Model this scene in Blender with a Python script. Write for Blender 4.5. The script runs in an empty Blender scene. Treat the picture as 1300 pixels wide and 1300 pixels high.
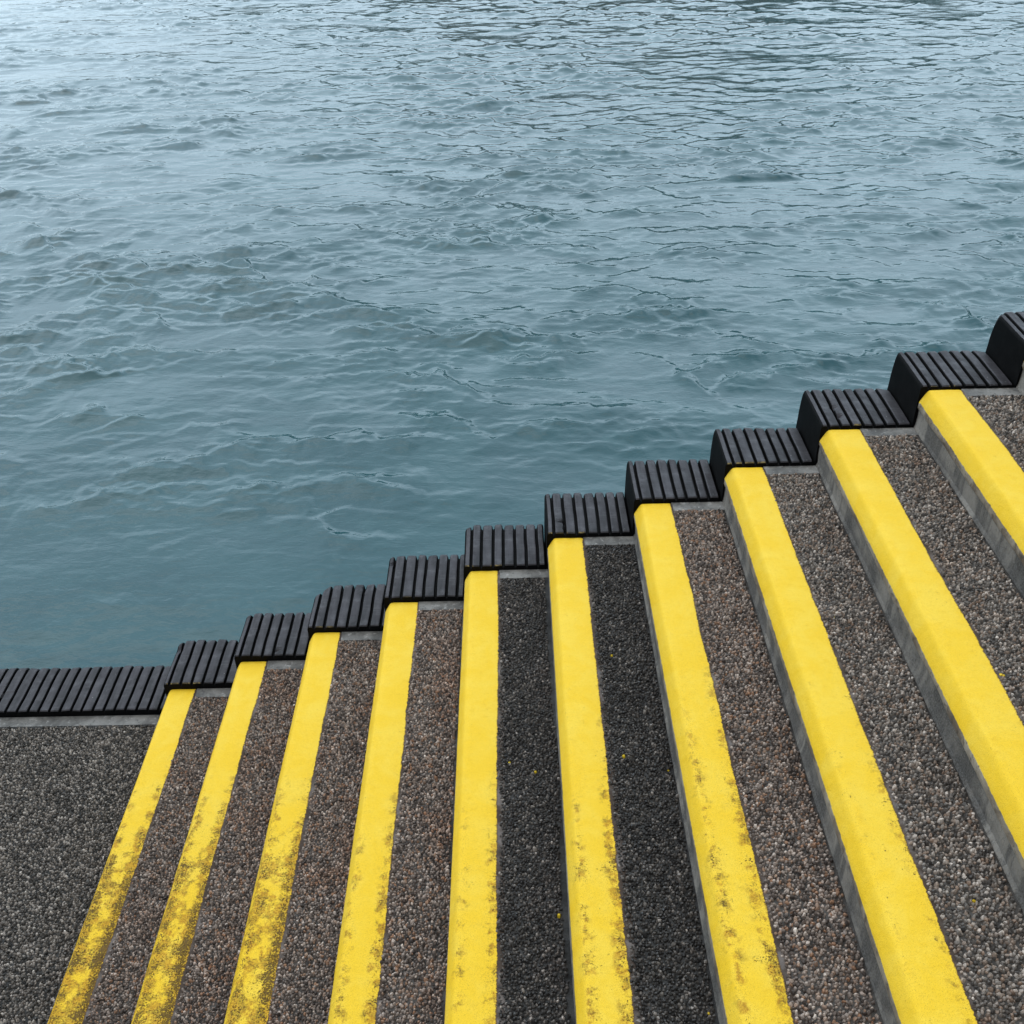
import bpy, math, random
import numpy as np
from mathutils import Matrix, Vector
random.seed(4)
RNG = np.random.default_rng(11)
C = bpy.context.scene.collection
SC = bpy.context.scene

# ------------------------------------------------------------------ measures
D, H = 0.30, 0.1411            # going and rise of a step
NW = 0.122                     # width of the painted nosing
CH, CV = 0.0235, 0.041         # chamfer of the nosing
YB = -3.3                      # the stair runs back this far from the quay edge
N_STEP = 13
WATER_Z = -0.75
SLOPE, LONG, LEAN = .056, .55, 2.5
# wavelength, heading, share of the steep front, height, seed
RIPPLES = [(.56, -7, .17, .0255, 3), (.48, 15, .18, .0235, 17), (.40, 4, .19, .0205, 29), (.34, -20, .20, .0170, 41), (.62, 24, .15, .0250, 53), (.26, -2, .22, .0115, 61), (.19, 11, .24, .0068, 71)]
SKY_FRONT, SKY_BASE = 2.35, .58

# ------------------------------------------------------------------ helpers
def tag(o, label=None, cat=None, group=None, kind=None):
    if label: o['label'] = label
    if cat: o['category'] = cat
    if group: o['group'] = group
    if kind: o['kind'] = kind
    return o

def link(name, me, parent=None, mats=()):
    o = bpy.data.objects.new(name, me)
    C.objects.link(o)
    for m in mats: me.materials.append(m)
    if parent: o.parent = parent
    return o

def mesh_np(name, verts, faces, smooth=False, attrs=None, midx=None):
    """verts (n,3); faces: list of (m,k) int arrays (k = 3 or 4)."""
    me = bpy.data.meshes.new(name)
    verts = np.asarray(verts, dtype=np.float32)
    me.vertices.add(len(verts)); me.vertices.foreach_set('co', verts.ravel())
    loops = np.concatenate([f.ravel() for f in faces]).astype(np.int32)
    tot = np.concatenate([np.full(len(f), f.shape[1], dtype=np.int32) for f in faces])
    start = np.concatenate([[0], np.cumsum(tot)[:-1]]).astype(np.int32)
    me.loops.add(len(loops)); me.loops.foreach_set('vertex_index', loops)
    me.polygons.add(len(tot))
    me.polygons.foreach_set('loop_start', start); me.polygons.foreach_set('loop_total', tot)
    me.polygons.foreach_set('use_smooth', np.full(len(tot), smooth, dtype=bool))
    if midx is not None: me.polygons.foreach_set('material_index', np.asarray(midx, dtype=np.int32))
    me.update(calc_edges=True)
    for k, v in (attrs or {}).items():
        a = me.attributes.new(k, 'FLOAT', 'POINT'); a.data.foreach_set('value', np.asarray(v, dtype=np.float32))
    return me

def grid_faces(nr, nc, off=0):
    i = np.arange(nr - 1)[:, None] * nc + np.arange(nc - 1)[None, :] + off
    return np.stack([i, i + 1, i + nc + 1, i + nc], -1).reshape(-1, 4)

def box(x0, x1, y0, y1, z0, z1):
    v = [(x, y, z) for z in (z0, z1) for y in (y0, y1) for x in (x0, x1)]
    f = [(0, 2, 3, 1), (4, 5, 7, 6), (0, 1, 5, 4), (2, 6, 7, 3), (0, 4, 6, 2), (1, 3, 7, 5)]
    return np.array(v, float), np.array(f)

def vnoise(x, y, seed):
    """smooth value noise, numpy"""
    r = np.random.default_rng(seed).random((64, 64))
    xi = np.floor(x).astype(int); yi = np.floor(y).astype(int)
    fx = x - xi; fy = y - yi
    fx = fx * fx * (3 - 2 * fx); fy = fy * fy * (3 - 2 * fy)
    g = lambda a, b: r[a % 64, b % 64]
    return (g(xi, yi) * (1 - fx) + g(xi + 1, yi) * fx) * (1 - fy) + (g(xi, yi + 1) * (1 - fx) + g(xi + 1, yi + 1) * fx) * fy

# ------------------------------------------------------------------ node helpers
class NT:
    def __init__(s, name):
        s.m = bpy.data.materials.new(name); s.m.use_nodes = True
        s.t = s.m.node_tree; s.t.nodes.clear()
        s.out = s.n('ShaderNodeOutputMaterial'); s.b = s.n('ShaderNodeBsdfPrincipled')
        s.l(s.b.outputs[0], s.out.inputs[0])
    def n(s, typ, **kw):
        nd = s.t.nodes.new(typ)
        for k, v in kw.items(): setattr(nd, k, v)
        return nd
    def l(s, a, b): s.t.links.new(a, b)
    def val(s, sock, v):
        if hasattr(v, 'is_output') or isinstance(v, bpy.types.NodeSocket): s.l(v, sock)
        else: sock.default_value = v
    def coord(s, scale=(1, 1, 1), loc=(0, 0, 0), kind='Object'):
        c = s.n('ShaderNodeTexCoord'); mp = s.n('ShaderNodeMapping')
        mp.inputs['Scale'].default_value = scale; mp.inputs['Location'].default_value = loc
        s.l(c.outputs[kind], mp.inputs[0]); return mp.outputs[0]
    def noise(s, vec, scale, detail=4, rough=.55, dist=0):
        t = s.n('ShaderNodeTexNoise'); s.l(vec, t.inputs['Vector'])
        t.inputs['Scale'].default_value = scale; t.inputs['Detail'].default_value = detail
        t.inputs['Roughness'].default_value = rough; t.inputs['Distortion'].default_value = dist
        return t.outputs['Fac']
    def vor(s, vec, scale, feature='F1', out='Distance'):
        t = s.n('ShaderNodeTexVoronoi', feature=feature); s.l(vec, t.inputs['Vector'])
        t.inputs['Scale'].default_value = scale; return t.outputs[out]
    def math(s, op, a, b=0.0, c=None, clamp=False):
        t = s.n('ShaderNodeMath', operation=op); t.use_clamp = clamp
        s.val(t.inputs[0], a); s.val(t.inputs[1], b)
        if c is not None: s.val(t.inputs[2], c)
        return t.outputs[0]
    def ss(s, v, a, b, lo=0.0, hi=1.0):
        t = s.n('ShaderNodeMapRange', interpolation_type='SMOOTHSTEP'); s.val(t.inputs[0], v)
        t.inputs[1].default_value = a; t.inputs[2].default_value = b
        t.inputs[3].default_value = lo; t.inputs[4].default_value = hi
        return t.outputs[0]
    def ramp(s, f, stops, interp='LINEAR'):
        r = s.n('ShaderNodeValToRGB'); s.l(f, r.inputs[0]); r.color_ramp.interpolation = interp
        e = r.color_ramp.elements
        while len(e) < len(stops): e.new(.5)
        for q, (p, c) in zip(e, stops): q.position = p; q.color = (*c, 1)
        return r.outputs[0]
    def mix(s, f, a, b, mode='MIX'):
        t = s.n('ShaderNodeMix', data_type='RGBA', blend_type=mode); t.clamp_factor = True
        s.val(t.inputs[0], f)
        for i, v in ((6, a), (7, b)):
            if isinstance(v, tuple): t.inputs[i].default_value = (*v, 1)
            else: s.l(v, t.inputs[i])
        return t.outputs[2]
    def attr(s, name):
        a = s.n('ShaderNodeAttribute'); a.attribute_name = name; return a.outputs['Fac']
    def xyz(s, vec):
        a = s.n('ShaderNodeSeparateXYZ'); s.l(vec, a.inputs[0]); return a.outputs
    def bump(s, h, strength, dist, prev=None):
        b = s.n('ShaderNodeBump'); s.l(h, b.inputs['Height'])
        b.inputs['Strength'].default_value = strength; b.inputs['Distance'].default_value = dist
        if prev is not None: s.l(prev, b.inputs['Normal'])
        return b.outputs[0]
    def fin(s, col=None, rough=None, normal=None, **kw):
        if col is not None: s.val(s.b.inputs['Base Color'], (*col, 1) if isinstance(col, tuple) else col)
        if rough is not None: s.val(s.b.inputs['Roughness'], rough)
        if normal is not None: s.l(normal, s.b.inputs['Normal'])
        for k, v in kw.items(): s.val(s.b.inputs[k.replace('_', ' ')], v)
        return s.m

# ------------------------------------------------------------------ materials
def mat_concrete(name, base=(.25, .222, .19), dark=(.046, .040, .034), warm=(.23, .195, .16)):
    t = NT(name); p = t.coord()
    a = t.noise(p, 5, 6, .65); b = t.noise(t.coord((1, 1, .35)), 14, 5, .6); c = t.noise(p, 220, 3, .6)
    col = t.mix(t.ss(a, .36, .66), dark, base)
    col = t.mix(t.ss(b, .52, .72, 0, .55), col, warm)
    streak = t.noise(t.coord((1, 9, 1.1), (3, 1, 7)), 1.6, 5, .65)
    col = t.mix(t.ss(streak, .48, .60, 0, .85), col, dark)
    crk = t.noise(t.coord((1, 3, 1), (9, 2, 4)), 7, 6, .7, .6); col = t.mix(t.ss(t.math('ABSOLUTE', t.math('SUBTRACT', crk, .5)), .012, .0, 0, .8), col, (.03, .028, .026))
    col = t.mix(t.ss(c, .3, .75, 0, .35), col, (.32, .31, .30))
    pit = t.vor(p, 95); hgt = t.math('ADD', c, t.ss(pit, .0, .25, -.6, 0))
    n = t.bump(hgt, .55, .0012); n = t.bump(b, .5, .006, n)
    return t.fin(col, t.ss(a, .2, .8, .9, .68), n)

def mat_endstrip():
    t = NT('smooth grey concrete'); p = t.coord()
    a = t.noise(p, 9, 6, .65); c = t.noise(p, 260, 3, .6); sp = t.noise(p, 45, 4, .7)
    col = t.mix(t.ss(a, .34, .66), (.085, .083, .080), (.24, .232, .222))
    col = t.mix(t.ss(sp, .56, .68, 0, .6), col, (.42, .41, .40))
    col = t.mix(t.ss(sp, .44, .34, 0, .7), col, (.07, .07, .07))
    return t.fin(col, .78, t.bump(c, .4, .001))

def mat_aggregate(name, stops, patch, patch_amt, rough, moss=.0, bright=1.0, seed=0):
    """loose-looking exposed aggregate: every pebble has its own 'rnd'"""
    t = NT(name); p = t.coord((1, 1, 1), (seed * 3.7, seed * 1.3, 0)); r = t.attr('rnd')
    col = t.ramp(r, stops)
    big = t.noise(p, 5.5, 5, .6); mid = t.noise(p, 17, 4, .6); fine = t.noise(p, 500, 2, .5)
    col = t.mix(t.ss(big, .47, .68, 0, patch_amt), col, patch, 'MULTIPLY')
    col = t.mix(t.ss(mid, .55, .72, 0, .5), col, (.62, .60, .60), 'MULTIPLY')
    col = t.mix(t.ss(fine, .35, .7, 0, .3), col, (1.25, 1.22, 1.2), 'MULTIPLY')
    col = t.mix(1.0, col, (1.24, 1.12, 1.03), 'MULTIPLY')
    yel = t.math('GREATER_THAN', r, 1.5)
    col = t.mix(yel, col, (.78, .54, .02))
    ro = t.math('ADD', t.math('MULTIPLY', t.math('FRACT', t.math('MULTIPLY', r, 37.3)), .35), rough)
    return t.fin(col, ro, t.bump(fine, .35, .0008))

def mat_bed(name, col0, col1):
    """fine mortar the pebbles are set in"""
    t = NT(name); p = t.coord(); a = t.noise(p, 12, 5, .6); v = t.vor(p, 150); c = t.noise(p, 320, 3, .6)
    col = t.mix(t.ss(a, .35, .65), col0, col1)
    n = t.bump(t.math('ADD', v, c), .6, .002)
    return t.fin(col, .85, n)

def mat_paint():
    """yellow road paint over concrete; 'wear' and 'edge' (metres past the paint's rear edge) come from the mesh"""
    t = NT('worn yellow paint on concrete'); p = t.coord(); oi = t.n('ShaderNodeObjectInfo')
    off = t.n('ShaderNodeVectorMath', operation='ADD'); t.l(p, off.inputs[0])
    rv = t.n('ShaderNodeCombineXYZ'); rm = t.math('MULTIPLY', oi.outputs['Random'], 40.0)
    t.l(rm, rv.inputs[0]); t.l(rm, rv.inputs[1]); t.l(rv.outputs[0], off.inputs[1]); q = off.outputs[0]
    wear = t.attr('wear'); edge = t.attr('edge'); lip = t.attr('lip')
    big = t.noise(q, 9, 6, .68, .4); med = t.noise(q, 40, 5, .7, .3); fin = t.noise(q, 230, 4, .72); grit = t.noise(q, 620, 2, .6)
    # paint tone
    col = t.mix(t.ss(big, .35, .7), (.93, .60, .022), (.95, .66, .060))
    col = t.mix(t.ss(med, .56, .75, 0, .45), col, (.80, .47, .010))
    # grime film on the paint (follows wear)
    mid = t.noise(q, 27, 6, .72)
    film = t.ss(t.math('ADD', t.math('ADD', t.math('MULTIPLY', mid, .75), t.math('MULTIPLY', big, .25)), t.math('MULTIPLY', wear, .165)), .605, .70)
    film = t.math('MULTIPLY', t.math('MULTIPLY', film, t.ss(wear, .30, .78)), t.ss(fin, .30, .62, .35, 1.0), clamp=True)
    gcol = t.mix(t.ss(med, .4, .62), (.42, .17, .004), (.045, .020, .005))
    col = t.mix(t.math('MULTIPLY', film, .88), col, gcol)
    # worn-through specks: threshold on fine noise falls as wear rises
    spk = t.math('ADD', t.math('MULTIPLY', fin, .70), t.math('MULTIPLY', med, .30))
    spk = t.math('ADD', spk, t.math('MULTIPLY', t.math('SUBTRACT', big, .5), .35))
    thr = t.math('SUBTRACT', .70, t.math('MULTIPLY', wear, .128))
    hole = t.ss(t.math('SUBTRACT', spk, thr), -.012, .03)
    gv = t.mix(t.ss(med, .35, .65), (.035, .020, .008), (.10, .062, .026))
    col = t.mix(hole, col, gv)
    gr_ = t.math('MULTIPLY', t.ss(grit, .56, .70), t.math('ADD', .10, t.math('MULTIPLY', wear, 1.3)), clamp=True)
    col = t.mix(t.math('MULTIPLY', gr_, .85), col, (.26, .13, .008))
    gn = t.noise(q, 380, 3, .65); col = t.mix(t.ss(gn, .38, .68, 0, .22), col, (.66, .38, .008)); col = t.mix(t.ss(gn, .60, .36, 0, .0), col, (.95, .72, .14))
    # clean pinholes everywhere
    pin = t.math('MULTIPLY', t.ss(grit, .70, .76), t.ss(med, .45, .62), clamp=True)
    col = t.mix(t.math('MULTIPLY', pin, .75), col, (.22, .14, .02))
    # bare mortar behind the paint's ragged rear edge, bare concrete lip below it
    rag = t.math('ADD', t.math('MULTIPLY', t.math('SUBTRACT', med, .5), .009), t.math('MULTIPLY', t.math('SUBTRACT', fin, .5), .011))
    e = t.math('ADD', edge, rag); bare = t.ss(e, -.0006, .0009)
    rim = t.math('MULTIPLY', t.ss(e, -.0035, 0), t.ss(big, .4, .6, .1, .8), clamp=True)
    col = t.mix(t.math('MULTIPLY', rim, .7), col, (.22, .11, .02))
    mort = t.mix(t.ss(big, .45, .7), (.060, .042, .032), (.20, .172, .16))
    mort = t.mix(t.ss(e, .004, 0), mort, (.10, .055, .03))
    col = t.mix(bare, col, mort)
    l2 = t.math('ADD', lip, t.math('MULTIPLY', t.math('SUBTRACT', med, .5), .012)); lb = t.ss(l2, -.0005, .001)
    lipc = t.mix(t.ss(big, .35, .65), (.17, .13, .095), (.38, .33, .27))
    lipc = t.mix(t.ss(med, .52, .66, 0, .8), lipc, (.09, .075, .06))
    col = t.mix(lb, col, lipc)
    anyb = t.math('MAXIMUM', t.math('MAXIMUM', hole, bare), lb)
    hgt = t.math('ADD', t.math('MULTIPLY', anyb, -1.2), t.math('MULTIPLY', grit, .55))
    n = t.bump(hgt, .8, .0014); n = t.bump(gn, .5, .0012, n); n = t.bump(med, .5, .004, n)
    return t.fin(col, t.math('ADD', .68, t.math('MULTIPLY', anyb, .2)), n, Specular_IOR_Level=.3)

def mat_rubber_top():  # lighter grey for the rib tops; grooves and side walls take the black one
    t = NT('worn grey rubber'); p = t.coord()
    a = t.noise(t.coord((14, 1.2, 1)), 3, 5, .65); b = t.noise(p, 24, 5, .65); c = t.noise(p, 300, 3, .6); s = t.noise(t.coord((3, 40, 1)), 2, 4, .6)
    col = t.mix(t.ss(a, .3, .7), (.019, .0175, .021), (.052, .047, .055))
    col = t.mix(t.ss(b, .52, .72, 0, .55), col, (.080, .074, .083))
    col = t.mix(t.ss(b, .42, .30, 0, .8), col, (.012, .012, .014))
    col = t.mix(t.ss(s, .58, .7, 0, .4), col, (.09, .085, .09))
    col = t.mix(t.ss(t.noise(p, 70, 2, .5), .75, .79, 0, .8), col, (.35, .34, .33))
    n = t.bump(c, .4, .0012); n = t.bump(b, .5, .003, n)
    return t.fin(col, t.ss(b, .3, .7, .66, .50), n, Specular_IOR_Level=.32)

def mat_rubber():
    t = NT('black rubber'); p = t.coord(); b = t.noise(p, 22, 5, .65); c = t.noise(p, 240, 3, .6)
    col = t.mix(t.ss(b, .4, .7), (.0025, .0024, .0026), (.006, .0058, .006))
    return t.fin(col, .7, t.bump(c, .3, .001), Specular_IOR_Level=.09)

def mat_drip():
    t = NT('old yellow paint smear'); p = t.coord(); b = t.noise(p, 90, 4, .65)
    return t.fin(t.mix(t.ss(b, .4, .6), (.05, .035, .012), (.26, .19, .07)), .75, t.bump(b, .5, .001))

def mat_water():
    t = NT('turbid green-blue sea water'); p = t.coord()
    cl = t.noise(t.coord((.8, 1.3, 1)), 1.1, 5, .6, .8); cl2 = t.noise(t.coord((1.5, 2.2, 1), (4, 2, 0)), 3.2, 4, .6, 1.2)
    col = t.mix(t.ss(cl, .3, .7), (.022, .076, .090), (.031, .096, .110))
    col = t.mix(t.ss(cl2, .5, .72, 0, .5), col, (.042, .110, .124))
    r1 = t.noise(t.coord((1.0, 2.2, 1)), 7, 3, .55, .6); r2 = t.noise(t.coord((1.0, 1.9, 1), (5, 3, 1)), 22, 3, .5, .4)
    n = t.bump(r1, .30, .010); n = t.bump(r2, .30, .003, n)
    return t.fin(col, .04, n, IOR=1.333)

def mat_hills():
    t = NT('wooded far shore'); p = t.coord(); a = t.noise(p, .05, 6, .65); b = t.noise(p, .4, 4, .6)
    col = t.mix(t.ss(a, .35, .65), (.020, .030, .018), (.055, .050, .030))
    col = t.mix(t.ss(b, .55, .7, 0, .6), col, (.12, .075, .045))
    x_ = t.xyz(t.coord())[0]; eb = t.math('MULTIPLY', t.ss(x_, -45, -5), t.ss(x_, 75, 45), clamp=True)
    col = t.mix(t.math('MULTIPLY', eb, t.ss(b, .40, .55)), col, (.17, .10, .06))
    return t.fin(col, .95)

M_CON = mat_concrete('stained riser concrete')
M_WALL = mat_concrete('dark quay concrete', (.17, .165, .155), (.05, .05, .045), (.12, .11, .08))
M_END = mat_endstrip()
M_PAINT = mat_paint()
M_RT, M_R, M_DRIP = mat_rubber_top(), mat_rubber(), mat_drip()

GREY = [(0, (.030, .028, .027)), (.25, (.085, .080, .076)), (.55, (.20, .19, .18)), (.72, (.20, .145, .11)), (.84, (.29, .275, .26)), (.96, (.46, .44, .42)), (1, (.64, .62, .59))]
BROWN = [(0, (.030, .024, .022)), (.25, (.100, .084, .076)), (.52, (.205, .178, .163)), (.66, (.24, .215, .20)), (.72, (.25, .145, .09)), (.78, (.26, .18, .13)), (.86, (.32, .285, .265)), (.96, (.46, .42, .39)), (1, (.62, .59, .56))]
DARK = [(0, (.012, .011, .011)), (.45, (.030, .0285, .0275)), (.78, (.068, .064, .061)), (.92, (.135, .128, .122)), (.98, (.28, .27, .26)), (1, (.42, .40, .38))]
SLATE = [(0, (.020, .020, .019)), (.35, (.075, .070, .065)), (.68, (.165, .155, .144)), (.90, (.28, .265, .25)), (.98, (.42, .41, .39)), (1, (.6, .58, .56))]
def P(name, stops, patch, amt, rough, seed): return mat_aggregate(name, stops, patch, amt, rough, seed=seed)
RUST = (1.08, .86, .72)
AGG = {1: P('grey brown aggregate', BROWN, RUST, .35, .5, 1), 2: P('brown aggregate', BROWN, RUST, .6, .5, 2),
       3: P('rusty brown aggregate', BROWN, RUST, .8, .5, 3), 4: P('brown grey aggregate', BROWN, RUST, .55, .48, 4),
       5: P('damp dark aggregate', DARK, (1.5, 1.45, 1.45), .9, .38, 5), 6: P('tarry dark aggregate', DARK, (.7, .7, .7), .6, .34, 6),
       7: P('mixed aggregate', BROWN, (.75, .72, .7), .6, .42, 7), 8: P('grey aggregate', GREY, (.75, .66, .6), .7, .42, 8),
       9: P('light grey aggregate', GREY, (.85, .72, .62), .6, .42, 9), 10: P('cool grey aggregate', GREY, (.7, .68, .66), .6, .45, 10)}
for k in (11, 12, 13): AGG[k] = AGG[10]
AGG[0] = P('slate grey aggregate', SLATE, (.8, .8, .8), .5, .45, 12)
BED = {k: mat_bed('mortar bed', (.10, .085, .075), (.17, .15, .14)) if k == 1 else None for k in AGG}
BED_N = mat_bed('grey mortar bed', (.026, .023, .021), (.085, .078, .073)); BED_D = mat_bed('dark mortar bed', (.014, .014, .014), (.050, .049, .049))
for k in AGG: BED[k] = BED_D if k in (0, 5, 6) else BED_N

# ------------------------------------------------------------------ aggregate panel: pebbles set in a mortar bed
def pebble_panel(name, x0, x1, y0, y1, z, mats, parent, wob=0.007, seed=1, sp=0.0080, yellow=0, keep=None, gap_r=0.0):
    rng = np.random.default_rng(seed)
    nx = int((x1 - x0) / sp); ny = int((y1 - y0) / (sp * .88))
    gx, gy = np.meshgrid(np.arange(nx), np.arange(ny))
    px = x0 + (gx + .5 + (gy % 2) * .5 - .25 + rng.uniform(-.40, .40, gx.shape)) * sp
    py = y0 + (gy + .5 + rng.uniform(-.40, .40, gx.shape)) * sp * .88
    px, py = px.ravel(), py.ravel()
    lo = x0 + wob * vnoise(py * 14, py * 0 + 3.3, seed + 1) * 1.8
    hi = x1 - gap_r * np.clip(vnoise(py * 3.1, py * 0 + 8, seed + 5) * 1.7, 0, 1) - wob * .5 * vnoise(py * 22, py * 0 + 5.3, seed + 2)
    ok = (px > lo) & (px < hi)
    if keep is not None: ok &= keep(px, py)
    px, py = px[ok], py[ok]; n = len(px)
    R = sp * rng.uniform(.50, .82, n) * np.where(rng.random(n) < .05, 1.3, 1)
    el = rng.uniform(.72, 1.0, n); an = rng.uniform(0, 2 * np.pi, n); hh = rng.uniform(.60, 1.35, n)
    # dome: apex, ring of 5, skirt of 5, chipped
    ring = np.arange(5) / 5 * 2 * np.pi
    tx = rng.normal(0, .25, n); ty = rng.normal(0, .25, n)     # tilt of the chip
    V = np.zeros((n, 11, 3))
    a1 = ring[None] + rng.uniform(-.35, .35, (n, 5)); r1 = rng.uniform(.45, .80, (n, 5)); z1 = rng.uniform(.5, .92, (n, 5))
    a2 = ring[None] + .5 + rng.uniform(-.3, .3, (n, 5)); r2 = rng.uniform(.85, 1.12, (n, 5))
    V[:, 0, 2] = 1; V[:, 0, 0] = rng.uniform(-.25, .25, n); V[:, 0, 1] = rng.uniform(-.25, .25, n)
    V[:, 1:6, 0] = r1 * np.cos(a1); V[:, 1:6, 1] = r1 * np.sin(a1); V[:, 1:6, 2] = z1
    V[:, 6:, 0] = r2 * np.cos(a2); V[:, 6:, 1] = r2 * np.sin(a2); V[:, 6:, 2] = -.35
    V[:, :6, 2] += V[:, :6, 0] * tx[:, None] + V[:, :6, 1] * ty[:, None]
    X = V[:, :, 0]; Y = V[:, :, 1] * el[:, None]
    co, si = np.cos(an)[:, None], np.sin(an)[:, None]
    W = np.empty_like(V)
    W[:, :, 0] = px[:, None] + (X * co - Y * si) * R[:, None]
    W[:, :, 1] = py[:, None] + (X * si + Y * co) * R[:, None]
    W[:, :, 2] = z - .0035 + V[:, :, 2] * (hh * R)[:, None] * 1.15
    rnd = np.clip(rng.random(n) * .92 + .08 * rng.random(n), 0, 1)
    if yellow:
        for _ in range(yellow):
            c = rng.integers(n); dd = np.hypot(px - px[c], py - py[c])
            rnd[(dd < rng.choice([.003, .0035, .006])) & (rng.random(n) < .8)] = 2
    tri = np.array([[0, 1 + i, 1 + (i + 1) % 5] for i in range(5)]
                   + [[1 + i, 6 + i, 1 + (i + 1) % 5] for i in range(5)]
                   + [[6 + i, 6 + (i + 1) % 5, 1 + (i + 1) % 5] for i in range(5)])
    T = (np.arange(n)[:, None, None] * 11 + tri[None]).reshape(-1, 3)
    v = W.reshape(-1, 3); r = np.repeat(rnd, 11)
    bv, bf = box(x0 - .02, x1 + .002, y0, y1, z - .02, z - .0035)
    nv = len(v); v = np.concatenate([v, bv]); r = np.concatenate([r, np.zeros(8)])
    # the bed's top gets its own finer grid so that it is not a clean slab
    mi = np.concatenate([np.zeros(len(T)), np.ones(6)])
    me = mesh_np(name, v, [T, bf + nv], False, {'rnd': r}, mi)
    return link(name, me, parent, mats)

# ------------------------------------------------------------------ painted nosing
def nosing(k, parent):
    ys = np.linspace(YB, 0, 420); n = len(ys)
    prof = [(.012, -.085, 9), (.001, -.0655, 0), (-.0005, -.0635, 1), (0, -.048, 2), (.0012, -CV, 3), (.0075, -.0275, 4), (.0150, -.0130, 5), (.0205, -.0042, 6),
            (.0255, -.0008, 7), (.034, .0, 8), (.06, .0, 8), (.085, .0, 8), (.105, 0, 8), (.115, -.0002, 8), (NW + .002, -.001, 8), (NW + .012, -.0022, 8), (NW + .024, -.004, 8), (NW + .026, -.02, 9)]
    w = len(prof); V = np.zeros((n, w, 3)); wear = np.zeros((n, w)); edge = np.zeros((n, w)); lip = np.zeros((n, w))
    wob = (vnoise(ys * 6, ys * 0 + k, 40 + k) - .5) * .0045 + (vnoise(ys * 31, ys * 0 + k, 60 + k) - .5) * .002
    fw = (vnoise(ys * 5, ys * 0 + k, 80 + k) - .5) * .004 + (vnoise(ys * 40, ys * 0 + k, 90 + k) - .5) * .0022
    lw = (vnoise(ys * 9, ys * 0 + k, 100 + k) - .5) * .016
    far = -ys                                                  # distance from the quay edge
    base = np.interp(k, [1, 2, 3, 4, 5, 6, 7, 8, 9, 10], [.95, .92, .80, .60, .52, .55, .56, .34, .26, .15])
    st = np.interp(k, [1, 3, 5, 7, 9], [.12, .35, .45, .35, .5])
    along = np.clip((far - st) / .75, 0, 1.25) * base
    for j, (x, z, q) in enumerate(prof):
        V[:, j, 0] = k * D + x; V[:, j, 1] = ys; V[:, j, 2] = k * H + z
        if q in (3, 4, 5, 6, 7): V[:, j, 0] += fw * .5; V[:, j, 2] += fw * .35
        if q in (0, 1): V[:, j, 2] += lw
        if q == 8 and x < .11: V[:, j, 2] += (vnoise(ys * 8 + x * 60, ys * 0 + x * 70, 7 + k) - .5) * .0016
        edge[:, j] = (x - NW) + wob
        lip[:, j] = -CV - .004 - z
        band = math.exp(-((x - .030) / .012) ** 2) * .55 + math.exp(-((x - .112) / .016) ** 2) * .85 + .45
        wear[:, j] = along * band + (.10 if k > 0 else 0)
        if k <= 3: wear[:, j] += np.clip((far - .55) / .9, 0, .5) * .75 * (1 - k * .12)
    # the end face at the quay edge is closed by a cap
    v = V.reshape(-1, 3); f = [grid_faces(n, w)]
    # rounded end corner, as worn by boats
    endr = np.clip((V[:, :, 1] + .012) / .012, 0, 1).reshape(-1); v[:, 2] -= endr ** 2 * .004
    i0 = (n - 1) * w
    cap_pts = len(v); v = np.concatenate([v, [(k * D + .06, 0, k * H - .085)]])
    cap = np.array([[i0 + j, i0 + j + 1, cap_pts] for j in range(w - 1)])
    g = lambda a, b: np.concatenate([a.reshape(-1), [b]])
    me = mesh_np('nosing', v, [f[0][:, ::-1], cap], True, {'wear': g(wear, 0), 'edge': g(edge, -.1), 'lip': g(lip, .01)})
    return link('nosing', me, parent, [M_PAINT])

# ------------------------------------------------------------------ staircase
stair = bpy.data.objects.new('staircase', None); C.objects.link(stair)
tag(stair, 'concrete quay staircase with yellow painted step edges and pebbled treads climbing to the right', 'staircase')
STEP_LABEL = {1: 'lowest step, its yellow edge scuffed brown near the bottom of the picture', 2: 'second step up, its yellow edge stained brown over its nearer half',
              5: 'fifth step up, with a damp dark grey tread', 6: 'sixth step up, with the darkest, tar black tread'}
def riser_core(k):
    x0, x1 = k * D + .006, (k + 1) * D + .006
    ys = np.linspace(YB, 0, 160); zs = np.array([-1.7, (k - 1) * H - .02, (k - 1) * H + .0, (k - 1) * H + .012, (k - 1) * H + .04, k * H - .06, k * H - .0595, k * H - .0065])
    V = np.zeros((len(zs), len(ys), 3))
    for i, z in enumerate(zs):
        V[i, :, 0] = x0 + (vnoise(ys * 4, ys * 0 + i * .7, 200 + k) - .5) * .005 - max(0, .012 - abs(z - (k - 1) * H)) * .35
        V[i, :, 1] = ys; V[i, :, 2] = z
        if i >= 6: V[i, :, 0] = k * D + .05
    v = V.reshape(-1, 3); nr, nc = len(zs), len(ys); f = grid_faces(nr, nc)
    n0 = len(v); zt = k * H - .0065
    v = np.concatenate([v, [(x1, YB, -1.7), (x1, 0, -1.7), (x1, YB, zt), (x1, 0, zt)]])
    a, b, c, d = n0, n0 + 1, n0 + 2, n0 + 3
    top = [(nr - 1) * nc, (nr - 1) * nc + nc - 1]
    q = np.array([[top[0], top[1], d, c], [c, d, b, a], [0, a, b, nc - 1]])
    tri = []
    for col, (lo, hi) in ((0, (a, c)), (nc - 1, (b, d))):
        ids = [i * nc + col for i in range(nr)]
        for i in range(nr - 1): tri.append([ids[i], ids[i + 1], lo])
        tri.append([ids[-1], hi, lo])
    return mesh_np('step', v, [f[:, ::-1], q, np.array(tri)], False)
YEL = {1: 0, 5: 4, 6: 7, 7: 1, 8: 3, 9: 3, 10: 1}
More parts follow.
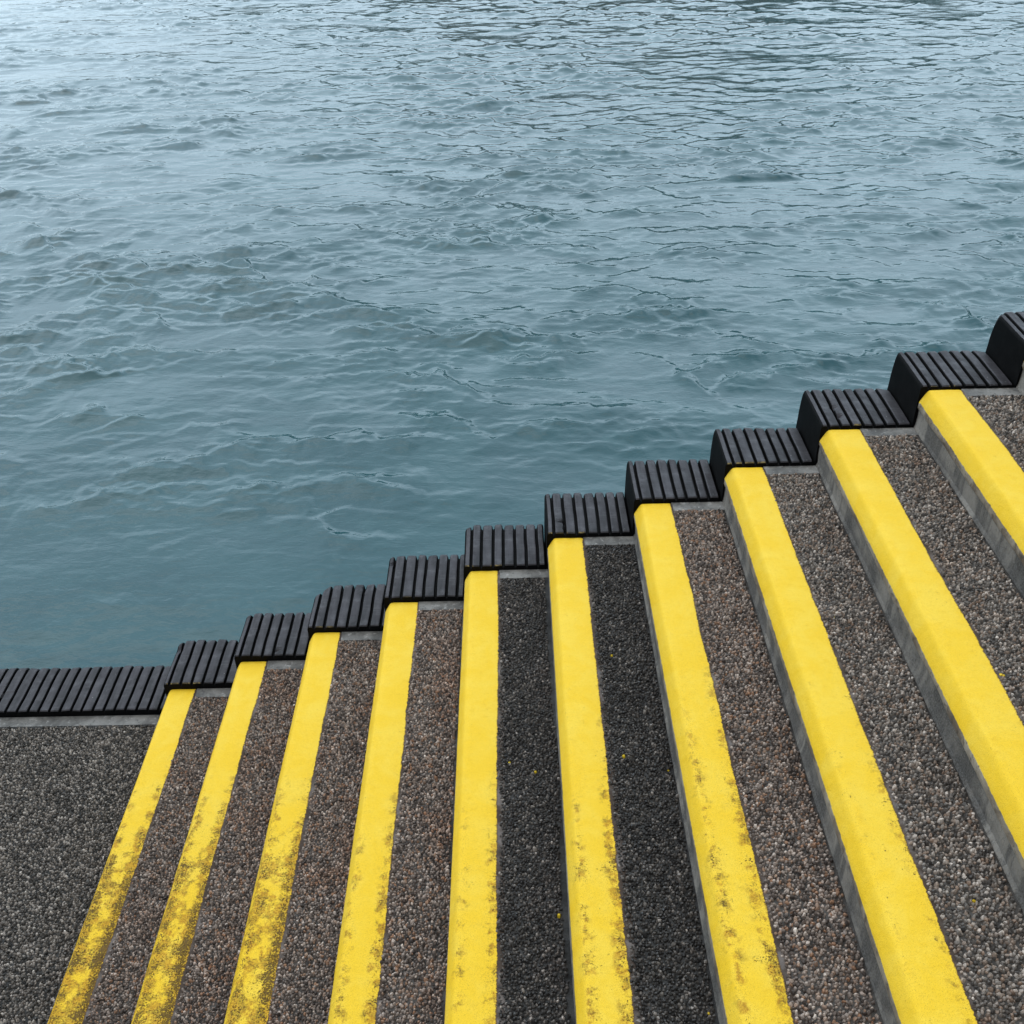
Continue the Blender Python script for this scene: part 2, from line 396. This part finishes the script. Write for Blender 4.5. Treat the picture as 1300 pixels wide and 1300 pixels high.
for k in range(1, N_STEP):
    st = link('step', riser_core(k), stair, [M_CON])
    if k in STEP_LABEL: tag(st, STEP_LABEL[k])
    nosing(k, st)
    x0, x1 = k * D + NW - .001, (k + 1) * D + .004
    pebble_panel('tread', x0, x1, -2.45 if k < 12 else -1.2, -.047, k * H, [AGG[k], BED[k]], st, seed=300 + k, yellow=YEL.get(k, 0),
                 gap_r=.016 if k in (4, 5) else .005)
    v, f = box(k * D + NW + .004, (k + 1) * D + .003, -.0475, 0, k * H - .03, k * H - .0015)
    link('end_strip', mesh_np('end_strip', v, [f]), st, [M_END])
    # plain rear part of the tread, behind the photographer's feet
    v, f = box(x0 - .01, x1 + .002, YB, -2.45 if k < 12 else -1.2, k * H - .03, k * H - .002)
    link('rear_tread', mesh_np('rear_tread', v, [f]), st, [BED[k]])

# ------------------------------------------------------------------ landing
v, f = box(-6, D + .006, YB, 0, -1.7, -.0065)
land = link('landing_pavement', mesh_np('landing_pavement', v, [f]), None, [M_WALL]); tag(land, kind='structure')
pebble_panel('aggregate_panel', -1.35, D + .004, -2.3, -.051, 0, [AGG[0], BED[0]], land, seed=77, sp=.0092, keep=lambda x, y: (x > -1.35))
v, f = box(-6, D + .003, -.0515, 0, -.03, -.0015); link('edge_strip', mesh_np('edge_strip', v, [f]), land, [M_END])
v, f = box(-6, -1.36, YB, -.052, -.03, -.002); v2, f2 = box(-1.36, D + .004, YB, -2.3, -.03, -.002)
link('plain_panel', mesh_np('plain_panel', np.concatenate([v, v2]), [f, f2 + 8]), land, [BED_D])

# ------------------------------------------------------------------ rubber fenders
def fender(k, x0, x1, pitch, first, raise_, far, corner, seed, drips=0, notch=None, blank=None):
    rng = np.random.default_rng(seed); top = k * H + raise_; gw = .0098; gd = .014
    # x samples follow ribs and grooves
    xs = [x0, x0 + .002, x0 + .006]; dep = [.012, .006, .0015]; kind = []
    g = x0 + first
    cuts = []
    while g < x1 - .012: cuts.append(g + rng.normal(0, .0016)); g += pitch
    for c in cuts:
        a, b = c - gw / 2, c + gw / 2
        xs += [a - .0045, a - .0012, a + .0008, a + .002, b - .002, b - .0008, b + .0012, b + .0045]
        dep += [0, .0010, .004, gd, gd, .004, .0010, 0]
    xs += [x1 - .006, x1 - .002, x1]; dep += [0, .004, .012]
    xs = np.array(xs); dep = np.array(dep)
    ys = np.concatenate([[.002, .003, .006], np.linspace(.012, far - .05, 26), far - .05 + .05 * np.sin(np.linspace(.12, 1, 10) * np.pi / 2)])
    X, Y = np.meshgrid(xs, ys)
    # rounded far edge and worn far left corner
    u = np.clip((Y - (far - .035)) / .035, 0, 1); drop = .030 * (1 - np.sqrt(np.clip(1 - (u * .98) ** 2, 0, 1)))
    cl = np.clip(1 - (X - x0) / (corner * 1.3), 0, 1); drop += cl ** 2 * np.clip((Y - (far - corner * 1.6)) / (corner * 1.6), 0, 1) ** 2 * .06
    Yd = Y - cl ** 2 * np.clip((Y - far * .6) / (far * .4), 0, 1) * corner * .75
    ribn = (vnoise(X * 30, Y * 9, seed) - .5) * .0022 + (vnoise(X * 90, Y * 40, seed + 1) - .5) * .0010
    scal = (vnoise(np.round(X / pitch) * 1.0, Y * 0, seed + 2) - .5) * .010 * np.clip((Y - far * .55) / (far * .45), 0, 1)
    Z = top - dep[None] - drop + ribn
    near = np.clip((.006 - Y) / .004, 0, 1); Z -= near * .0035
    rr = np.abs(((X - x0 - first) / pitch) % 1.0 - .5) * 2
    drop2 = rr ** 3 * np.clip((Y - far * .72) / (far * .28), 0, 1) ** 2; Z -= drop2 * .010; Yd = Yd - drop2 * .014
    if notch:                                                   # bites out of the ribs
        for (nx_, ny_, nr_) in notch:
            q = np.exp(-(((X - nx_) / nr_) ** 2 + ((Y - ny_) / (nr_ * 1.6)) ** 2)); Z -= q * .012
    if blank:                                                   # a moulded plate where grooves stop
        bx0, bx1, by0, by1 = blank; inside = (X > bx0) & (X < bx1) & (Y > by0) & (Y < by1); Z = np.where(inside, top - .001, Z)
    Yd = Yd + scal * .6 + (vnoise(X * 26, Y * 3, seed + 7) - .5) * .004
    Xd = X + (vnoise(Y * 12, X * 8, seed + 4) - .5) * .0022
    nr, nc = X.shape
    v = np.stack([Xd, Yd, Z], -1).reshape(-1, 3); f = grid_faces(nr, nc)
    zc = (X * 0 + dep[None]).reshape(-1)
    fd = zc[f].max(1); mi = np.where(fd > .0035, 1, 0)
    if drips:                                                   # yellow paint that ran on to the near edge
        cy = v[f][:, :, 1].mean(1); cx = v[f][:, :, 0].mean(1); dz = zc[f].max(1)
        mi = np.where((cy < .0055) & (dz < .003) & (cx < x0 + .14) & (vnoise(cx * 60, cx * 0, seed + 9) < drips), 2, mi)
    # skirt
    rim = np.concatenate([np.arange(nc), np.arange(1, nr) * nc + nc - 1, (nr - 1) * nc + np.arange(nc - 2, -1, -1), np.arange(nr - 2, 0, -1) * nc])
    lv = [v]; zlev = [(.02, 0), (.06, .004), (.17, .002), (.42, -.02)]; prev = rim; fs = [f]; ms = [mi]; cnt = len(v)
    cen = np.array([(x0 + x1) / 2, far / 2])
    for dz, bulge in zlev:
        p = v[rim].copy(); p[:, 2] = np.minimum(p[:, 2], top - .012) - dz
        s = np.clip((p[:, 1] - far * .7) / (far * .3), 0, 1); p[:, 1] += bulge * s
        lv.append(p); cur = np.arange(len(rim)) + cnt; cnt += len(rim)
        a, b = prev, np.roll(prev, -1); c, d = np.roll(cur, -1), cur
        fs.append(np.stack([a, d, c, b], -1)); ms.append(np.ones(len(rim))); prev = cur
    org = ((x0 + x1) / 2, far / 2, top - .45)
    o = bpy.data.objects.new('rubber_fender', None); C.objects.link(o); o.location = org; o.empty_display_size = .1
    shift = np.array(org)
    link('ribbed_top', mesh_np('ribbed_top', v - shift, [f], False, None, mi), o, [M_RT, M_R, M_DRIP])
    allv = np.concatenate(lv) - shift; sf = np.concatenate(fs[1:]); used, inv = np.unique(sf, return_inverse=True)
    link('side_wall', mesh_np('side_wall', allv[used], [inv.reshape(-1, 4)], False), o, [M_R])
    return o
F_LABEL = {0: 'long flat black ribbed rubber fender along the water edge of the lowest landing',
           1: 'black ribbed fender at the lowest yellow step, with a pale paint smear along its edge',
           2: 'ribbed black fender at the end of the second yellow step up from the landing',
           3: 'black ribbed fender with the most worn, rounded corner, at the third yellow step up',
           4: 'ribbed black fender at the fourth yellow step, its first rib cut shorter than the others',
           5: 'black ribbed fender at the end of the damp dark grey fifth tread',
           6: 'ribbed black fender with a gouged second rib, at the end of the tar black tread',
           7: 'ribbed black fender at the seventh yellow step, just right of the tar black tread',
           8: 'ribbed black fender with a brown stained near corner, at the eighth yellow step',
           9: 'ribbed black fender with ragged second and third ribs, at the ninth yellow step',
           10: 'uppermost black fender seen in full, at the end of the highest yellow step',
           11: 'highest black fender, cut off by the right edge of the picture'}
for k in range(0, 12):
    r = .030 - .0019 * k; pit = np.interp(k, [0, 5, 9], [.0438, .0405, .0378])
    kw = {}
    if k == 0: kw = dict(blank=(-.62, -.362, .072, .108))
    if k == 1: kw = dict(notch=[(.312, .20, .012)], drips=.75)
    if k == 2: kw = dict(notch=[(.76, .03, .005)])
    if k == 3: kw = dict(notch=[(1.09, .235, .010), (1.03, .10, .004)], drips=.2)
    if k == 4: kw = dict(notch=[(1.215, .20, .006)], drips=.35)
    if k == 5: kw = dict(drips=.5)
    if k == 6: kw = dict(notch=[(1.855, .07, .005), (1.86, .03, .005)], drips=.6)
    if k == 8: kw = dict(drips=.8)
    if k == 9: kw = dict(notch=[(2.765, .12, .008), (2.772, .06, .007)], drips=.5)
    if k == 10: kw = dict(notch=[(3.04, .24, .008)], drips=.2)
    x0, x1 = (k * D - .004 + .002, (k + 1) * D - .006)
    if k == 0: x0 = -3.2
    cor = {0: .015, 1: .026, 2: .024, 3: .060, 4: .020, 5: .025, 6: .008, 7: .010, 8: .014, 9: .012, 10: .014, 11: .03}[k]
    first = .024 if k else (x1 - x0 - .012) % pit + .012
    o = fender(k, x0, x1, pit, first, r, .272 if k != 8 else .252, cor, 500 + k, **kw)
    tag(o, F_LABEL[k], 'fender', 'rubber fenders along the stair edge')

# ------------------------------------------------------------------ water
def water():
    apex_y, apex_x = -3.6, 1.69; hc = 3.0 - WATER_Z
    # rows evenly spread in viewing angle near the stair, then stretching to the horizon
    v0 = np.linspace(.98, .132, 1700); y_near = -2.9 + hc / np.tan(np.arctan(v0) * 1.0)
    y_near = y_near[(y_near > .03)]
    y_far = y_near[-1] + np.cumsum((y_near[-1] - y_near[-2]) * 1.035 ** np.arange(1, 165))
    ys = np.concatenate([[-.0], y_near, y_far]).astype(np.float32)
    t = np.linspace(-.95, .95, 1300).astype(np.float32)
    Yb = np.repeat(ys[:, None], len(t), 1); Xb = apex_x + (Yb - apex_y) * t[None]
    dy = np.gradient(ys)[:, None].astype(np.float32)
    rng = np.random.default_rng(21)
    Z = np.zeros_like(Xb); DX = np.zeros_like(Xb); DY = np.zeros_like(Xb)
    # gusts: patches of livelier and calmer water
    gust = .55 + .9 * vnoise(Xb * .33 + 3, Yb * .28, 5) * (.5 + vnoise(Xb * .9, Yb * .7, 6))
    gust = gust * (.62 + .38 * np.clip((Yb - .5) / 4.0, 0, 1))
    N = 190
    waves = []
    for i in range(N):
        lam = float(np.exp(rng.uniform(np.log(.075), np.log(2.4))))
        th = np.radians(rng.normal(-94, 22)) if i % 3 else np.radians(rng.normal(-62, 20))
        waves.append((lam, th, rng.uniform(0, 6.28)))
    waves.sort(key=lambda q: -q[0])
    ZL = np.zeros_like(Xb); ZS = np.zeros_like(Xb); clump = 1.0; fixed = False
    for lam, th, p0 in waves:
        if lam < .75 and not fixed:                             # ripples gather on the fronts of the longer waves
            zl = ZL / ZL.std(); clump = .40 + 1.25 * np.clip((zl + .4) / 1.8, 0, 1.3); fixed = True
        kk = 2 * np.pi / lam; kx, ky = kk * math.cos(th), kk * math.sin(th)
        slope = SLOPE / math.sqrt(N) * (1.25 if lam < .34 else (.50 if lam < .75 else LONG))
        A = slope / kk * math.sqrt(2)
        att = np.clip((lam / (dy * 1.7) - 1) / 1.0, 0, 1)
        ph = (Xb * kx + Yb * ky + p0).astype(np.float32)
        A = A * att * (gust * clump if lam < .75 else 1.0)
        s, c = np.sin(ph), np.cos(ph)
        Z += A * c; DX -= A * s * math.cos(th) * 1.1; DY -= A * s * math.sin(th) * 1.1
        if not fixed: ZL += A * s
        else: ZS += A * c
    # wind ripples: long gentle backs, short steep fronts on the far side, broken into short crests
    for lam, deg, d, A, sd in RIPPLES:
        th = math.radians(deg); cx_, sx_ = math.cos(th), math.sin(th)
        u = Xb * sx_ + Yb * cx_; w_ = Xb * cx_ - Yb * sx_
        ph = u / lam + 1.1 * vnoise(Xb * 1.1 + sd, Yb * .9, sd) + .42 * vnoise(Xb * 3.4, Yb * 2.2 + sd, sd + 1) + .20 * vnoise(Xb * 9.0, Yb * 5 + sd, sd + 2) + .09 * vnoise(Xb * 24.0, Yb * 12 + sd, sd + 7)
        n_ = np.floor(ph); fr = ph - n_
        # per-crest strength along the crest
        a_ = vnoise(w_ / (lam * 1.7) + n_ * 5.37, n_ * 3.71 + .5, sd + 3) * .7 + vnoise(w_ / (lam * .55) + n_ * 9.1, n_ * 2.3, sd + 4) * .3
        cl_ = vnoise(Xb * .62 + .37, Yb * .85 + Xb * .15, 5) * .42 + vnoise(Xb * 1.5 + 2.2, Yb * 2.3 + 1.7 - Xb * .4, 6) * .38 + vnoise(Xb * 1.6, Yb * 2.2 + sd, sd + 6) * .20
        a_ = np.clip((a_ - .52) * 8.0, 0, 1.05) * np.clip((cl_ - .30) * 4.5, .25, 1.05)
        t_ = np.clip((fr - (1 - d)) / d, 0, 1); fall = 1 - (.72 * t_ + .28 * t_ * t_ * (3 - 2 * t_))
        r_ = np.clip(fr / (1 - d), 0, 1); h_ = np.where(fr < 1 - d, r_ * (.75 + .25 * r_), fall)
        Z += (A * a_ * h_ * np.clip((Yb - 1.3) / 3.2, .05, 1)).astype(np.float32)
    DY += LEAN * ZS                                             # the ripples lean downwind, steep on their far side
    V = np.stack([Xb + DX, Yb + DY, WATER_Z + Z], -1).reshape(-1, 3)
    me = mesh_np('sea_water', V, [grid_faces(len(ys), len(t))], True)
    o = link('sea_water', me, None, [mat_water()]); tag(o, kind='structure')
water()

# the far shore, below the horizon line of the picture but mirrored in the wave faces
def hills():
    n = 240; az = np.linspace(math.radians(-70), math.radians(75), n)
    V = []
    for i, a in enumerate(az):
        deg = math.degrees(a)
        el = np.interp(deg, [-70, -30, -20, -9, 0, 8, 20, 32, 75], [3.0, 3.6, 5.6, 9.5, 12.5, 13.5, 10.5, 9.5, 11])
        el += (vnoise(np.array([i * .13]), np.array([0.]), 31)[0] - .5) * 3 + (vnoise(np.array([i * .6]), np.array([2.]), 32)[0] - .5) * 1.6
        for j, (dist, fr) in enumerate([(230, -.02), (250, .35), (280, .7), (320, 1.0), (420, .6), (520, -.02)]):
            V.append((1.7 + math.sin(a) * dist, -3 + math.cos(a) * dist, WATER_Z + math.tan(math.radians(max(el, 1.5))) * 320 * fr))
    me = mesh_np('hills', V, [grid_faces(n, 6)], False)
    tag(link('hills', me, None, [mat_hills()]), kind='structure')
hills()
# sea floor under the sheet
v, f = box(-700, 700, .0, 700, -6.2, -6.0)
tag(link('sea_bed', mesh_np('sea_bed', v, [f]), None, [M_WALL]), kind='structure')

# ------------------------------------------------------------------ light
SUN_EL, SUN_AZ = math.radians(70), math.radians(-70)            # azimuth from +Y towards +X
w = bpy.data.worlds.new('World'); SC.world = w; w.use_nodes = True
nt = w.node_tree; nt.nodes.clear()
out = nt.nodes.new('ShaderNodeOutputWorld'); bg = nt.nodes.new('ShaderNodeBackground'); nt.links.new(bg.outputs[0], out.inputs[0])
sky = nt.nodes.new('ShaderNodeTexSky'); sky.sky_type = 'NISHITA'; sky.sun_disc = False
sky.sun_elevation = SUN_EL; sky.sun_rotation = SUN_AZ; sky.air_density = 1.0; sky.dust_density = 1.5; sky.ozone_density = 1.0
tc = nt.nodes.new('ShaderNodeTexCoord'); nz = nt.nodes.new('ShaderNodeTexNoise'); nz.inputs['Scale'].default_value = 2.4; nz.inputs['Detail'].default_value = 5
mp = nt.nodes.new('ShaderNodeMapping'); mp.inputs['Scale'].default_value = (1, 1, 2.5)
nt.links.new(tc.outputs['Generated'], mp.inputs[0]); nt.links.new(mp.outputs[0], nz.inputs['Vector'])
rp = nt.nodes.new('ShaderNodeValToRGB'); rp.color_ramp.elements[0].position = .36; rp.color_ramp.elements[1].position = .68
rp.color_ramp.elements[0].color = (3.5, 4.35, 5.0, 1); rp.color_ramp.elements[1].color = (5.1, 6.2, 7.1, 1)
nt.links.new(nz.outputs['Fac'], rp.inputs[0])
mx = nt.nodes.new('ShaderNodeMix'); mx.data_type = 'RGBA'; mx.inputs[0].default_value = .92
nt.links.new(sky.outputs[0], mx.inputs[6]); nt.links.new(rp.outputs[0], mx.inputs[7])
# sky gain bright over the sea, dimmed overhead in place of an unseen roof
sx = nt.nodes.new('ShaderNodeSeparateXYZ'); nt.links.new(tc.outputs['Generated'], sx.inputs[0])
def mrange(sock, a, b, lo, hi):
    g = nt.nodes.new('ShaderNodeMapRange'); g.interpolation_type = 'SMOOTHSTEP'; nt.links.new(sock, g.inputs[0])
    for q, v_ in zip(g.inputs[1:5], (a, b, lo, hi)): q.default_value = v_
    return g.outputs[0]
def wmath(op, a, b):
    g = nt.nodes.new('ShaderNodeMath'); g.operation = op
    for q, v_ in zip(g.inputs, (a, b)):
        if isinstance(v_, float): q.default_value = v_
        else: nt.links.new(v_, q)
    return g.outputs[0]
front = wmath('MULTIPLY', mrange(sx.outputs[1], -.15, .75, 0, 1), mrange(sx.outputs[2], .50, 1.0, 1, .15))
low = wmath('MULTIPLY', mrange(sx.outputs[2], .06, .34, 1, 0), mrange(sx.outputs[0], -.5, .05, 1, 0))
front = wmath('MULTIPLY', front, mrange(sx.outputs[2], .05, .42, .70, 1))
gain = wmath('ADD', wmath('MULTIPLY', front, SKY_FRONT), wmath('ADD', wmath('MULTIPLY', low, .0), SKY_BASE))
sc_ = nt.nodes.new('ShaderNodeVectorMath'); sc_.operation = 'SCALE'; nt.links.new(mx.outputs[2], sc_.inputs[0]); nt.links.new(gain, sc_.inputs[3])
nt.links.new(sc_.outputs[0], bg.inputs['Color']); bg.inputs['Strength'].default_value = .125
sd = bpy.data.lights.new('sun', 'SUN'); sd.energy = .95; sd.angle = math.radians(75); sd.color = (1, .92, .80)
so = bpy.data.objects.new('sun', sd); C.objects.link(so)
dirv = Vector((math.sin(SUN_AZ) * math.cos(SUN_EL), math.cos(SUN_AZ) * math.cos(SUN_EL), math.sin(SUN_EL)))
so.rotation_euler = dirv.to_track_quat('Z', 'Y').to_euler(); so.location = (-8, 10, 14)

# ------------------------------------------------------------------ camera
FPX, PIT, YAW, ROLL = 1305.84, .612977, -.003417, -.020569
cam = bpy.data.cameras.new('camera'); co = bpy.data.objects.new('camera', cam); C.objects.link(co)
cam.sensor_width = 36; cam.lens = 36 * FPX / 1300; cam.clip_start = .02; cam.clip_end = 3000
cp, sp = math.cos(PIT), math.sin(PIT); cr, sr = math.cos(ROLL), math.sin(ROLL)
Rz = Matrix.Rotation(-YAW, 3, 'Z')
R = Rz @ Vector((1, 0, 0)); U = Rz @ Vector((0, sp, cp)); Fw = Rz @ Vector((0, cp, -sp))
r2 = R * cr + U * sr; u2 = U * cr - R * sr
co.matrix_world = Matrix(((r2.x, u2.x, -Fw.x, 1.68636), (r2.y, u2.y, -Fw.y, -2.91529), (r2.z, u2.z, -Fw.z, 3.00973), (0, 0, 0, 1)))
SC.camera = co
vs = SC.view_settings; vs.view_transform = 'Standard'; vs.look = 'None'; vs.exposure = .36; vs.gamma = 1; vs.use_curve_mapping = False
